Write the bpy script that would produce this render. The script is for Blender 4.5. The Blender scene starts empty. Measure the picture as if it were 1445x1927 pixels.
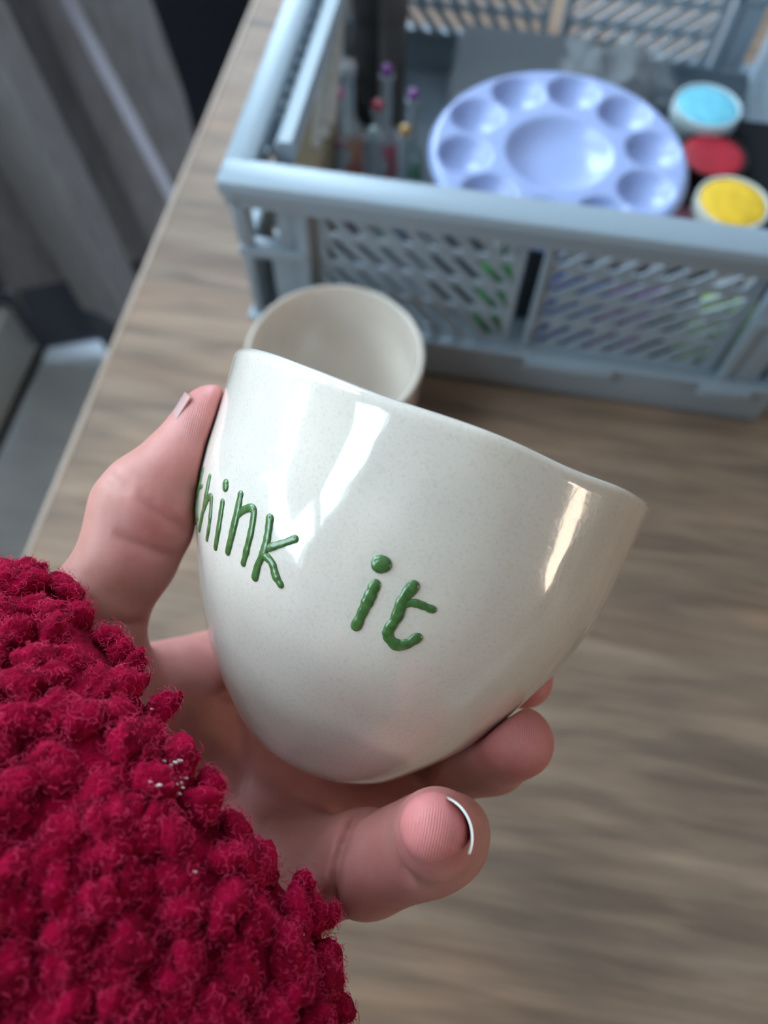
import bpy, bmesh, math, random
import numpy as np
from mathutils import Vector, Matrix, noise as mnoise
from mathutils.bvhtree import BVHTree

random.seed(7)
RNG = np.random.default_rng(7)
SC = bpy.context.scene
COL = SC.collection
PI = math.pi

# ------------------------------------------------------------------ camera
W, H, F = 1445, 1927, 1450.0                      # frame and focal length in pixels
CAM_H = 0.439                                      # lens height above the table top (z = 0)
PITCH, ROLL, YAW = [math.radians(a) for a in (63.72, 2.0, -7.97)]
fw = np.array([math.sin(YAW) * math.cos(PITCH), math.cos(YAW) * math.cos(PITCH), -math.sin(PITCH)])
r0 = np.cross(fw, [0, 0, 1]); r0 /= np.linalg.norm(r0)
u0 = np.cross(r0, fw)
RI = r0 * math.cos(ROLL) + u0 * math.sin(ROLL)
UP = np.cross(RI, fw)
EYE = np.array([0, 0, CAM_H])
cam = bpy.data.objects.new('camera', bpy.data.cameras.new('camera'))
COL.objects.link(cam)
SC.camera = cam
M3 = np.array([RI, UP, -fw]).T                     # camera axes as columns
mw = Matrix.Identity(4)
for i in range(3):
    for j in range(3):
        mw[i][j] = M3[i, j]
    mw[i][3] = EYE[i]
cam.matrix_world = mw
cd = cam.data
cd.sensor_fit = 'VERTICAL'
cd.lens = 4.5
cd.sensor_height = 4.5 * H / F
cd.sensor_width = cd.sensor_height * W / H
cd.clip_start = 0.01
cd.dof.use_dof = True
cd.dof.focus_distance = 0.150
cd.dof.aperture_fstop = 1.65

# ------------------------------------------------------------------ light
SC.view_settings.view_transform = 'Standard'
SC.view_settings.look = 'None'
SC.view_settings.gamma = 1.0
SC.view_settings.exposure = 0.99
try:
    SC.view_settings.use_curve_mapping = False
except Exception:
    pass
wd = bpy.data.worlds.new('sky'); SC.world = wd; wd.use_nodes = True
bg = wd.node_tree.nodes['Background']
bg.inputs[0].default_value = (0.75, 0.87, 1.0, 1)
bg.inputs[1].default_value = 0.25


def area(name, loc, aim, sx, sy, power, col):
    l = bpy.data.lights.new(name, 'AREA'); l.shape = 'RECTANGLE'; l.size = sx; l.size_y = sy
    l.energy = power; l.color = col
    o = bpy.data.objects.new(name, l); COL.objects.link(o)
    o.location = loc
    o.rotation_euler = (Vector(aim) - Vector(loc)).to_track_quat('-Z', 'Y').to_euler()
    return o


WALL_X = -0.80
# daylight arriving through the glazed door in the left wall
area('daylight', (WALL_X - 0.10, -0.04, 1.06), (3, -0.04, 0.6), 1.62, 1.46, 37.0, (0.68, 0.88, 1.0))
# and through a taller window farther along the same wall, past the curtain
area('sky_light', (WALL_X - 0.10, 1.72, 0.58), (3, .6, -0.6), 1.35, 2.25, 62.0, (0.60, 0.80, 1.0))
# the warmer light of a smaller window far across the room
area('evening_light', (3.0, -1.05, 0.45), (0, -.2, 0.2), 0.30, 1.15, 8.0, (1.0, 0.80, 0.60))

# ------------------------------------------------------------------ space helpers


def c2w(P):
    """camera axes (x right, y up, z towards the lens) -> world"""
    P = np.asarray(P, float)
    return EYE + P @ M3.T


def cv(px, py, d):
    return np.array([(px - W / 2) / F * d, -(py - H / 2) / F * d, -d])


def wp(px, py, d):
    return c2w(cv(px, py, d))


def on_plane(px, py, axis, val):
    """where the sight line through a pixel meets the plane axis = val"""
    d = M3 @ cv(px, py, 1.0)
    return EYE + d * ((val - EYE[axis]) / d[axis])


# ------------------------------------------------------------------ mesh helpers
class MB:
    def __init__(s):
        s.v, s.f = [], []

    def add(s, v, f):
        n = len(s.v)
        s.v += [tuple(map(float, p)) for p in v]
        s.f += [tuple(n + i for i in q) for q in f]
        return s

    def box(s, x0, x1, y0, y1, z0, z1, b=0.0):
        """box with edges chamfered by b"""
        b = min(b, abs(x1 - x0) * .49, abs(y1 - y0) * .49, abs(z1 - z0) * .49)
        if b <= 0:
            v = [(x, y, z) for z in (z0, z1) for y in (y0, y1) for x in (x0, x1)]
            return s.add(v, [(0, 2, 3, 1), (4, 5, 7, 6), (0, 1, 5, 4), (2, 6, 7, 3), (0, 4, 6, 2), (1, 3, 7, 5)])
        bm = bmesh.new()
        bmesh.ops.create_cube(bm, size=1)
        for q in bm.verts:
            q.co = Vector(((x0 + x1) / 2 + q.co.x * (x1 - x0), (y0 + y1) / 2 + q.co.y * (y1 - y0), (z0 + z1) / 2 + q.co.z * (z1 - z0)))
        bmesh.ops.bevel(bm, geom=bm.edges[:], offset=b, segments=2, profile=.5, affect='EDGES')
        bm.verts.index_update()
        s.add([q.co[:] for q in bm.verts], [[q.index for q in f.verts] for f in bm.faces])
        bm.free()
        return s

    def prism(s, pts, axis, a0, a1):
        """polygon pts (2-D, in the two other axes) swept along axis"""
        n = len(pts)
        def mk(p, a):
            q = [p[0], p[1]]; q.insert(axis, a); return q
        v = [mk(p, a0) for p in pts] + [mk(p, a1) for p in pts]
        f = [tuple(range(n))[::-1], tuple(range(n, 2 * n))]
        f += [(i, (i + 1) % n, n + (i + 1) % n, n + i) for i in range(n)]
        return s.add(v, f)

    def lathe(s, prof, n=48, c=(0, 0, 0), wob=None):
        v, f = [], []
        m = len(prof)
        for j, (r, z) in enumerate(prof):
            for i in range(n):
                a = 2 * PI * i / n
                rr, zz = (r, z) if wob is None else wob(r, z, a)
                v.append((c[0] + rr * math.cos(a), c[1] + rr * math.sin(a), c[2] + zz))
        for j in range(m - 1):
            for i in range(n):
                k = (i + 1) % n
                f.append((j * n + i, j * n + k, (j + 1) * n + k, (j + 1) * n + i))
        if prof[0][0] > 1e-6:
            f.append(tuple(range(n))[::-1])
        if prof[-1][0] > 1e-6:
            f.append(tuple((m - 1) * n + i for i in range(n)))
        return s.add(v, f)

    def tube(s, pts, rad, n=10, flat=None):
        """round tube along pts; rad a number or list; capped with domes"""
        P = [Vector(p) for p in pts]
        R = rad if hasattr(rad, '__len__') else [rad] * len(P)
        rings = []
        up = Vector((0, 0, 1))
        for i, p in enumerate(P):
            t = (P[min(i + 1, len(P) - 1)] - P[max(i - 1, 0)]).normalized()
            nn = flat[i] if flat else (up if abs(t.z) < .9 else Vector((1, 0, 0)))
            a = t.cross(nn).normalized(); b = a.cross(t).normalized()
            rings.append((p, t, a, b, R[i]))
        fl = .42 if flat else 1
        seq = []
        p, t, a, b, r = rings[0]
        for k in (.95, .8, .45):
            seq.append((p - t * r * k, a, b, r * math.sqrt(max(0, 1 - k * k))))
        seq += [(p, a, b, r) for p, t, a, b, r in rings]
        p, t, a, b, r = rings[-1]
        for k in (.45, .8, .95):
            seq.append((p + t * r * k, a, b, r * math.sqrt(1 - k * k)))
        v, f = [], []
        for p, a, b, r in seq:
            for i in range(n):
                w = 2 * PI * i / n
                v.append(p + a * math.cos(w) * r + b * math.sin(w) * r * fl)
        m = len(seq)
        for j in range(m - 1):
            for i in range(n):
                k = (i + 1) % n
                f.append((j * n + i, j * n + k, (j + 1) * n + k, (j + 1) * n + i))
        f.append(tuple(range(n))[::-1]); f.append(tuple((m - 1) * n + i for i in range(n)))
        return s.add(v, f)

    def ball(s, c, r, sub=2, sq=(1, 1, 1)):
        bm = bmesh.new(); bmesh.ops.create_icosphere(bm, subdivisions=sub, radius=r)
        bm.verts.index_update()
        s.add([(c[0] + q.co.x * sq[0], c[1] + q.co.y * sq[1], c[2] + q.co.z * sq[2]) for q in bm.verts],
              [[q.index for q in f.verts] for f in bm.faces])
        bm.free(); return s

    def build(s, name, mat, parent=None, smooth=False, loc=None):
        me = bpy.data.meshes.new(name)
        me.from_pydata(s.v, [], s.f)
        bm = bmesh.new(); bm.from_mesh(me)
        bmesh.ops.recalc_face_normals(bm, faces=bm.faces[:])
        bm.to_mesh(me); bm.free()
        if smooth:
            me.polygons.foreach_set('use_smooth', [True] * len(me.polygons))
            if smooth == 'auto':
                me.set_sharp_from_angle(angle=math.radians(38))
        me.materials.append(mat)
        o = bpy.data.objects.new(name, me); COL.objects.link(o)
        if parent is not None:
            o.parent = parent
        if loc is not None:
            o.location = loc
        return o


def tag(o, label=None, cat=None, group=None, kind=None):
    for k, v in (('label', label), ('category', cat), ('group', group), ('kind', kind)):
        if v:
            o[k] = v
    return o


def thing(name, loc, label, cat, group=None, rot=None):
    o = bpy.data.objects.new(name, None); COL.objects.link(o)
    o.empty_display_size = .02
    o.location = loc
    if rot is not None:
        o.rotation_euler = rot
    return tag(o, label, cat, group)


# ------------------------------------------------------------------ materials
def mat(name, col, rough=.5, **kw):
    m = bpy.data.materials.new(name); m.use_nodes = True
    b = m.node_tree.nodes['Principled BSDF']
    b.inputs['Base Color'].default_value = (*col, 1)
    b.inputs['Roughness'].default_value = rough
    for k, v in kw.items():
        b.inputs[k.replace('_', ' ')].default_value = v
    return m


def nodes(m):
    nt = m.node_tree
    return nt, nt.nodes['Principled BSDF'], nt.nodes.new, nt.links.new


def noise_bump(m, scale, strength, dist=.0005, detail=3, coords='Object'):
    nt, b, N, L = nodes(m)
    tc = N('ShaderNodeTexCoord'); nz = N('ShaderNodeTexNoise'); bp = N('ShaderNodeBump')
    nz.inputs['Scale'].default_value = scale; nz.inputs['Detail'].default_value = detail
    bp.inputs['Strength'].default_value = strength; bp.inputs['Distance'].default_value = dist
    L(tc.outputs[coords], nz.inputs['Vector']); L(nz.outputs[0], bp.inputs['Height']); L(bp.outputs[0], b.inputs['Normal'])
    return nz


def colour_noise(m, c1, c2, scale, lo=.35, hi=.65, detail=4, stretch=(1, 1, 1)):
    nt, b, N, L = nodes(m)
    tc = N('ShaderNodeTexCoord'); mp = N('ShaderNodeMapping'); nz = N('ShaderNodeTexNoise'); cr = N('ShaderNodeValToRGB')
    mp.inputs['Scale'].default_value = stretch
    nz.inputs['Scale'].default_value = scale; nz.inputs['Detail'].default_value = detail
    cr.color_ramp.elements[0].position = lo; cr.color_ramp.elements[1].position = hi
    cr.color_ramp.elements[0].color = (*c1, 1); cr.color_ramp.elements[1].color = (*c2, 1)
    L(tc.outputs['Object'], mp.inputs[0]); L(mp.outputs[0], nz.inputs['Vector']); L(nz.outputs[0], cr.inputs[0])
    L(cr.outputs[0], b.inputs['Base Color'])
    return cr


def wood_mat():
    m = mat('oiled_wood', (.2, .13, .09), .55, Specular_IOR_Level=.28)
    nt, b, N, L = nodes(m)
    tc = N('ShaderNodeTexCoord')
    def nz(scale, stretch, detail, dist=0.0, rough=.55):
        mp = N('ShaderNodeMapping'); mp.inputs['Scale'].default_value = stretch
        n = N('ShaderNodeTexNoise'); n.inputs['Scale'].default_value = scale; n.inputs['Detail'].default_value = detail
        n.inputs['Distortion'].default_value = dist; n.inputs['Roughness'].default_value = rough
        L(tc.outputs['Object'], mp.inputs[0]); L(mp.outputs[0], n.inputs['Vector'])
        return n
    def ramp(src, stops):
        cr = N('ShaderNodeValToRGB')
        e = cr.color_ramp.elements
        while len(e) < len(stops):
            e.new(.5)
        for k, (p, c) in enumerate(stops):
            e[k].position = p; e[k].color = (*c, 1)
        L(src, cr.inputs[0]); return cr
    def mix(kind, fac, a, c):
        mx = N('ShaderNodeMix'); mx.data_type = 'RGBA'; mx.blend_type = kind
        mx.inputs[0].default_value = fac if not hasattr(fac, 'node') else 0
        if hasattr(fac, 'node'):
            L(fac, mx.inputs[0])
        L(a, mx.inputs[6]); L(c, mx.inputs[7]); return mx.outputs[2]
    grain = nz(26, (.32, 3.0, 1), 8, .5)
    base = ramp(grain.outputs[0], [(.25, (.155, .105, .075)), (.44, (.245, .165, .117)), (.58, (.32, .216, .152)), (.78, (.43, .305, .218))])
    fine = nz(150, (.12, 3.2, 1), 5)
    finer = ramp(fine.outputs[0], [(.3, (.74, .74, .76)), (.62, (1.05, 1.04, 1.02))])
    c = mix('MULTIPLY', .75, base.outputs[0], finer.outputs[0])
    blot = nz(9, (.55, 1.9, 1), 4, .8)
    blotr = ramp(blot.outputs[0], [(.33, (.70, .73, .76)), (.5, (1, 1, 1)), (.68, (1.22, 1.10, 1.02))])
    c = mix('MULTIPLY', .8, c, blotr.outputs[0])
    red = nz(13, (.4, 2.6, 1), 3, .4)
    redr = ramp(red.outputs[0], [(.55, (0, 0, 0)), (.72, (1, 1, 1))])
    rc = N('ShaderNodeRGB'); rc.outputs[0].default_value = (.27, .15, .10, 1)
    fac = N('ShaderNodeMath'); fac.operation = 'MULTIPLY'; fac.inputs[1].default_value = .45
    L(redr.outputs[0], fac.inputs[0])
    c = mix('MIX', fac.outputs[0], c, rc.outputs[0])
    L(c, b.inputs['Base Color'])
    bp = N('ShaderNodeBump'); bp.inputs['Strength'].default_value = .25; bp.inputs['Distance'].default_value = .0006
    L(fine.outputs[0], bp.inputs['Height']); L(bp.outputs[0], b.inputs['Normal'])
    return m


M_WOOD = wood_mat()
M_EDGE = mat('pale_wood_edge', (.50, .36, .28), .6); colour_noise(M_EDGE, (.42, .30, .23), (.56, .42, .34), 40, stretch=(1, .2, 1))
M_FLOOR = mat('pale_floor', (.8, .82, .84), .35); colour_noise(M_FLOOR, (.76, .79, .82), (.86, .88, .90), 9, stretch=(1, 4, 1))
M_WALL = mat('plaster', (.38, .29, .21), .9); noise_bump(M_WALL, 60, .2, .002)
M_CEIL = mat('ceiling_paint', (.42, .41, .39), .9); noise_bump(M_CEIL, 60, .1, .002)
M_FRAME = mat('white_frame_paint', (.66, .66, .64), .4); noise_bump(M_FRAME, 40, .1, .001)
M_CURT = mat('grey_curtain', (.30, .29, .31), .95, Sheen_Weight=.2); colour_noise(M_CURT, (.36, .35, .37), (.46, .45, .48), 90, stretch=(1, 1, .2))
M_HEM = mat('curtain_hem', (.62, .60, .70), .9); noise_bump(M_HEM, 400, .3)
M_MASK = mat('reflection_mask_slats', (.30, .27, .23), .7); noise_bump(M_MASK, 100, .1)  # for the slats added over the left window
M_HEMSHADE = mat('curtain_hem_shade', (.13, .15, .20), .95); noise_bump(M_HEMSHADE, 400, .3)  # shade at the curtain's foot, put into a colour
M_BLACK = mat('black_lacquer', (.010, .010, .012), .7, Specular_IOR_Level=.12); noise_bump(M_BLACK, 200, .1)
M_CRATE = mat('pale_blue_plastic', (.285, .345, .405), .38, Subsurface_Weight=.05, Subsurface_Scale=.004); noise_bump(M_CRATE, 300, .1, .0003)
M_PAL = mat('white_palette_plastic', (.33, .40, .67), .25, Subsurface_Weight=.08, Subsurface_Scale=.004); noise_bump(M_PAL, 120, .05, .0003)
M_PINKSTAIN = mat('palette_pink_stain', (.66, .50, .66), .35); noise_bump(M_PINKSTAIN, 200, .1)


def glaze_mat():
    m = mat('cream_glaze', (.70, .66, .585), .16, Coat_Weight=.85, Coat_Roughness=.035, Specular_IOR_Level=.4,
            Subsurface_Weight=.06, Subsurface_Scale=.003)
    nt, b, N, L = nodes(m)
    tc = N('ShaderNodeTexCoord')
    sp = N('ShaderNodeTexNoise'); sp.inputs['Scale'].default_value = 1500; sp.inputs['Detail'].default_value = 2
    cr = N('ShaderNodeValToRGB'); e = cr.color_ramp.elements
    e[0].position = .25; e[0].color = (.69, .61, .545, 1); e[1].position = .50; e[1].color = (.765, .68, .605, 1)
    cl = N('ShaderNodeTexNoise'); cl.inputs['Scale'].default_value = 45; cl.inputs['Detail'].default_value = 3
    c2 = N('ShaderNodeValToRGB'); e = c2.color_ramp.elements
    e[0].position = .35; e[0].color = (.95, .95, .955, 1); e[1].position = .65; e[1].color = (1.02, 1.015, 1.0, 1)
    vo = N('ShaderNodeTexVoronoi'); vo.inputs['Scale'].default_value = 520; vo.inputs['Randomness'].default_value = 1
    c3 = N('ShaderNodeValToRGB'); e = c3.color_ramp.elements
    e[0].position = .02; e[0].color = (.60, .56, .50, 1); e[1].position = .05; e[1].color = (1, 1, 1, 1)
    mx = N('ShaderNodeMix'); mx.data_type = 'RGBA'; mx.blend_type = 'MULTIPLY'; mx.inputs[0].default_value = 1
    my = N('ShaderNodeMix'); my.data_type = 'RGBA'; my.blend_type = 'MULTIPLY'; my.inputs[0].default_value = .32
    for n in (sp, cl, vo):
        L(tc.outputs['Object'], n.inputs['Vector'])
    L(sp.outputs[0], cr.inputs[0]); L(cl.outputs[0], c2.inputs[0]); L(vo.outputs['Distance'], c3.inputs[0])
    L(cr.outputs[0], mx.inputs[6]); L(c2.outputs[0], mx.inputs[7])
    L(mx.outputs[2], my.inputs[6]); L(c3.outputs[0], my.inputs[7])
    L(my.outputs[2], b.inputs['Base Color'])
    wv = N('ShaderNodeTexNoise'); wv.inputs['Scale'].default_value = 38; wv.inputs['Detail'].default_value = 2.5
    mp = N('ShaderNodeMapping'); mp.inputs['Scale'].default_value = (1, 1, .55)
    L(tc.outputs['Object'], mp.inputs[0]); L(mp.outputs[0], wv.inputs['Vector'])
    b1 = N('ShaderNodeBump'); b1.inputs['Strength'].default_value = .8; b1.inputs['Distance'].default_value = .0016
    L(wv.outputs[0], b1.inputs['Height'])
    og = N('ShaderNodeTexNoise'); og.inputs['Scale'].default_value = 900; og.inputs['Detail'].default_value = 2
    L(tc.outputs['Object'], og.inputs['Vector'])
    b2 = N('ShaderNodeBump'); b2.inputs['Strength'].default_value = .10; b2.inputs['Distance'].default_value = .0003
    L(og.outputs[0], b2.inputs['Height']); L(b1.outputs[0], b2.inputs['Normal'])
    L(b2.outputs[0], b.inputs['Normal']); L(b1.outputs[0], b.inputs['Coat Normal'])
    return m


M_GLAZE = glaze_mat()
M_GREEN = mat('green_glaze', (.060, .150, .040), .25, Coat_Weight=.6, Coat_Roughness=.06)
colour_noise(M_GREEN, (.045, .125, .030), (.095, .20, .060), 700, .35, .7); noise_bump(M_GREEN, 500, .25, .0003)


def skin_mat():
    m = mat('skin', (.6, .34, .27), .48, Subsurface_Weight=.35, Subsurface_Scale=.004, Specular_IOR_Level=.4)
    nt, b, N, L = nodes(m)
    b.inputs['Subsurface Radius'].default_value = (1.0, .35, .2)
    at = N('ShaderNodeAttribute'); at.attribute_name = 'flush'
    cr = N('ShaderNodeValToRGB'); e = cr.color_ramp.elements
    e[0].position = 0; e[0].color = (.54, .255, .215, 1); e[1].position = 1; e[1].color = (.66, .21, .215, 1)
    L(at.outputs['Fac'], cr.inputs[0])
    tc = N('ShaderNodeTexCoord')
    nz = N('ShaderNodeTexNoise'); nz.inputs['Scale'].default_value = 160; nz.inputs['Detail'].default_value = 5
    L(tc.outputs['Object'], nz.inputs['Vector'])
    c2 = N('ShaderNodeValToRGB'); e = c2.color_ramp.elements
    e[0].position = .3; e[0].color = (.90, .82, .80, 1); e[1].position = .7; e[1].color = (1.06, 1.06, 1.06, 1)
    L(nz.outputs[0], c2.inputs[0])
    mx = N('ShaderNodeMix'); mx.data_type = 'RGBA'; mx.blend_type = 'MULTIPLY'; mx.inputs[0].default_value = .8
    L(cr.outputs[0], mx.inputs[6]); L(c2.outputs[0], mx.inputs[7]); L(mx.outputs[2], b.inputs['Base Color'])
    vo = N('ShaderNodeTexVoronoi'); vo.inputs['Scale'].default_value = 1100; vo.feature = 'DISTANCE_TO_EDGE'
    L(tc.outputs['Object'], vo.inputs['Vector'])
    bp = N('ShaderNodeBump'); bp.inputs['Strength'].default_value = .18; bp.inputs['Distance'].default_value = .0002
    L(vo.outputs[0], bp.inputs['Height'])
    wv = N('ShaderNodeTexWave'); wv.inputs['Scale'].default_value = 640; wv.inputs['Distortion'].default_value = 5; wv.inputs['Detail'].default_value = 1
    wv.inputs['Detail Scale'].default_value = .12
    L(tc.outputs['Object'], wv.inputs['Vector'])
    ar = N('ShaderNodeAttribute'); ar.attribute_name = 'pad'
    mr_ = N('ShaderNodeMath'); mr_.operation = 'MULTIPLY'; L(wv.outputs['Fac'], mr_.inputs[0]); L(ar.outputs['Fac'], mr_.inputs[1])
    b3 = N('ShaderNodeBump'); b3.inputs['Strength'].default_value = .6; b3.inputs['Distance'].default_value = .0001
    L(mr_.outputs[0], b3.inputs['Height']); L(bp.outputs[0], b3.inputs['Normal'])
    n2 = N('ShaderNodeTexNoise'); n2.inputs['Scale'].default_value = 420; n2.inputs['Detail'].default_value = 4
    mp = N('ShaderNodeMapping'); mp.inputs['Scale'].default_value = (1, .5, 1)
    L(tc.outputs['Object'], mp.inputs[0]); L(mp.outputs[0], n2.inputs['Vector'])
    b2 = N('ShaderNodeBump'); b2.inputs['Strength'].default_value = .35; b2.inputs['Distance'].default_value = .0004
    L(n2.outputs[0], b2.inputs['Height']); L(b3.outputs[0], b2.inputs['Normal']); L(b2.outputs[0], b.inputs['Normal'])
    return m


M_SKIN = skin_mat()
M_NAIL = mat('nail', (.56, .33, .32), .3, Coat_Weight=.2, Subsurface_Weight=.2, Subsurface_Scale=.002); noise_bump(M_NAIL, 500, .08)
M_NAILEDGE = mat('nail_free_edge', (.80, .76, .70), .3); noise_bump(M_NAILEDGE, 500, .08)
M_FLEECE = mat('red_fleece', (.40, .004, .026), 1.0, Specular_IOR_Level=.1, Sheen_Weight=.15, Sheen_Roughness=.5)
M_FLEECE.node_tree.nodes['Principled BSDF'].inputs['Sheen Tint'].default_value = (1, .08, .2, 1)
colour_noise(M_FLEECE, (.17, .0004, .014), (.38, .001, .036), 260, .35, .65); noise_bump(M_FLEECE, 1300, .8, .0012, 6)
M_FIBRE = mat('red_fibre', (.56, .012, .055), .8, Specular_IOR_Level=.2); colour_noise(M_FIBRE, (.45, .002, .045), (.80, .05, .16), 300)
M_LINT = mat('white_lint', (.75, .6, .6), .9); noise_bump(M_LINT, 500, .2)

# ------------------------------------------------------------------ the room
FZ = -0.74                                          # floor level; the table top is z = 0
RX1, RY0, RY1, CZ = 2.9, -2.2, 2.6, 1.95


def struct(name, mb, m, **k):
    return tag(mb.build(name, m, **k), kind='structure')


struct('floor', MB().box(WALL_X - .6, RX1, RY0, RY1, FZ - .1, FZ), M_FLOOR)
struct('ceiling', MB().box(WALL_X - .15, RX1, RY0, RY1, CZ, CZ + .1), M_CEIL)
struct('wall_right', MB().box(RX1, RX1 + .06, RY0, -1.30, FZ, CZ).box(RX1, RX1 + .06, -.80, RY1, FZ, CZ).box(RX1, RX1 + .06, -1.30, -.80, FZ, -.16).box(RX1, RX1 + .06, -1.30, -.80, 1.06, CZ), M_WALL)
struct('wall_back', MB().box(WALL_X - .15, RX1, RY1, RY1 + .1, FZ, CZ), M_WALL)
M_WALL2 = mat('dark_panelling', (.10, .075, .06), .8); noise_bump(M_WALL2, 60, .2, .002)
struct('wall_front', MB().box(WALL_X - .15, RX1, RY0 - .1, RY0, FZ, CZ), M_WALL2)
WY0, WY1, WZ0, WZ1 = -.88, .80, .36, 1.76           # window opening above the table
struct('wall_left', MB().box(WALL_X - .12, WALL_X, RY0, WY0, FZ, CZ).box(WALL_X - .12, WALL_X, WY1, 1.02, FZ, CZ).box(WALL_X - .12, WALL_X, 2.42, RY1, FZ, CZ)
       .box(WALL_X - .12, WALL_X, 1.02, 2.42, FZ, -.60).box(WALL_X - .12, WALL_X, 1.02, 2.42, 1.76, CZ)
       .box(WALL_X - .12, WALL_X, WY0, WY1, WZ1, CZ).box(WALL_X - .12, WALL_X, WY0, WY1, FZ, WZ0), M_WALL)
win = thing('window_1', (WALL_X - .05, (WY0 + WY1) / 2, WZ0), None, None)
win['kind'] = 'structure'
hw = (WY1 - WY0) / 2; hh = WZ1 - WZ0
fr = MB()
for y0, y1, z0, z1 in ((-hw, -hw + .06, 0, hh), (hw - .06, hw, 0, hh), (-hw, hw, 0, .07), (-hw, hw, hh - .06, hh), (-hw, hw, .64, .76), (-.30, -.25, .76, hh - .06), (.07, .16, .07, hh - .06)):
    fr.box(-.03, .03, y0, y1, z0, z1, .004)
fr.build('window_frame', M_FRAME, win)
gm = bpy.data.materials.new('window_glass'); gm.use_nodes = True
nt = gm.node_tree; nt.nodes.clear()
o_ = nt.nodes.new('ShaderNodeOutputMaterial'); tr = nt.nodes.new('ShaderNodeBsdfTransparent'); gl = nt.nodes.new('ShaderNodeBsdfGlossy'); mx_ = nt.nodes.new('ShaderNodeMixShader')
gl.inputs['Roughness'].default_value = .02; mx_.inputs[0].default_value = .06
nt.links.new(tr.outputs[0], mx_.inputs[1]); nt.links.new(gl.outputs[0], mx_.inputs[2]); nt.links.new(mx_.outputs[0], o_.inputs[0])
for y0, y1, z0, z1 in ((-hw + .06, .07, .07, .64), (.16, hw - .06, .07, .64), (-hw + .06, -.30, .76, hh - .06), (-.25, .07, .76, hh - .06), (.16, hw - .06, .76, hh - .06)):
    MB().box(-.003, .003, y0, y1, z0, z1).build('pane', gm, win)
win3 = thing('window_3', (WALL_X - .05, 1.72, -.60), None, None); win3['kind'] = 'structure'
f3 = MB()
for y0, y1, z0, z1 in ((-.70, -.64, 0, 2.36), (.64, .70, 0, 2.36), (-.64, .64, 0, .07), (-.64, .64, 2.30, 2.36), (-.03, .03, .07, 2.30)):
    f3.box(-.03, .03, y0, y1, z0, z1, .004)
f3.build('window_frame', M_FRAME, win3)
for y0, y1 in ((-.64, -.03), (.03, .64)):
    MB().box(-.003, .003, y0, y1, .07, 2.30).build('pane', gm, win3)
win2 = thing('window_2', (RX1 + .03, -1.05, -.16), None, None); win2['kind'] = 'structure'
f2 = MB()
for y0, y1, z0, z1 in ((-.25, -.21, 0, 1.22), (.21, .25, 0, 1.22), (-.21, .21, 0, .04), (-.21, .21, 1.18, 1.22), (-.21, .21, .74, .77)):
    f2.box(-.02, .02, y0, y1, z0, z1, .003)
f2.build('window_frame', M_FRAME, win2)
for z0, z1 in ((.04, .74), (.77, 1.18)):
    MB().box(-.003, .003, -.21, .21, z0, z1).build('pane', gm, win2)
bl = MB()  # added unseen slats that cut the window's reflection on the mug
for k in range(19):
    bl.box(.035, .041, -.335, .085, .285 + k * .056, .3395 + k * .056, .0015)
bl.box(.030, .050, -.34, .09, hh - .065, hh - .03, .004)
bl.build('reflection_mask', M_MASK, win)
struct('baseboard_left', MB().box(WALL_X, WALL_X + .022, RY0, RY1, FZ, FZ + .13, .004), M_FRAME)
struct('trim_1', MB().box(WALL_X + .022, WALL_X + .034, RY0, RY1, FZ, FZ + .006), M_BLACK)

# ------------------------------------------------------------------ table
TX0, TX1, TY0, TY1 = -.242, 1.36, -.32, 1.02
tb = thing('dining_table', (TX0, TY0, FZ), 'worn brown wooden table with streaky grain under the crate and cup', 'table')
TL = (-TX0, -TY0, -FZ)
MB().box(TX0, TX1, TY0, TY1, -.035, 0, .004).build('table_top', M_WOOD, tb, loc=TL)
es = MB().box(TX0 - .0006, TX0 + .0030, TY0, TY1, -.034, .0005, .0008).build('edge_strip', M_EDGE, tb, loc=TL)  # paler strip along the left edge of the top
es['label'] = 'paler edge of the table top'
ap = MB()
for a in ((TX0 + .06, TX1 - .06, TY0 + .05, TY0 + .075), (TX0 + .06, TX1 - .06, TY1 - .075, TY1 - .05),
          (TX0 + .05, TX0 + .075, TY0 + .06, TY1 - .06), (TX1 - .075, TX1 - .05, TY0 + .06, TY1 - .06)):
    ap.box(*a, -.13, -.035)
ap.build('apron', M_WOOD, tb, loc=TL)
for x in (TX0 + .04, TX1 - .11):
    for y in (TY0 + .04, TY1 - .11):
        MB().box(x, x + .07, y, y + .07, FZ, -.035, .004).build('leg', M_WOOD, tb, loc=TL)

# ------------------------------------------------------------------ curtain and dark cabinet
def lerp(a, b, t):
    return np.asarray(a) + (np.asarray(b) - np.asarray(a)) * t


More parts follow.
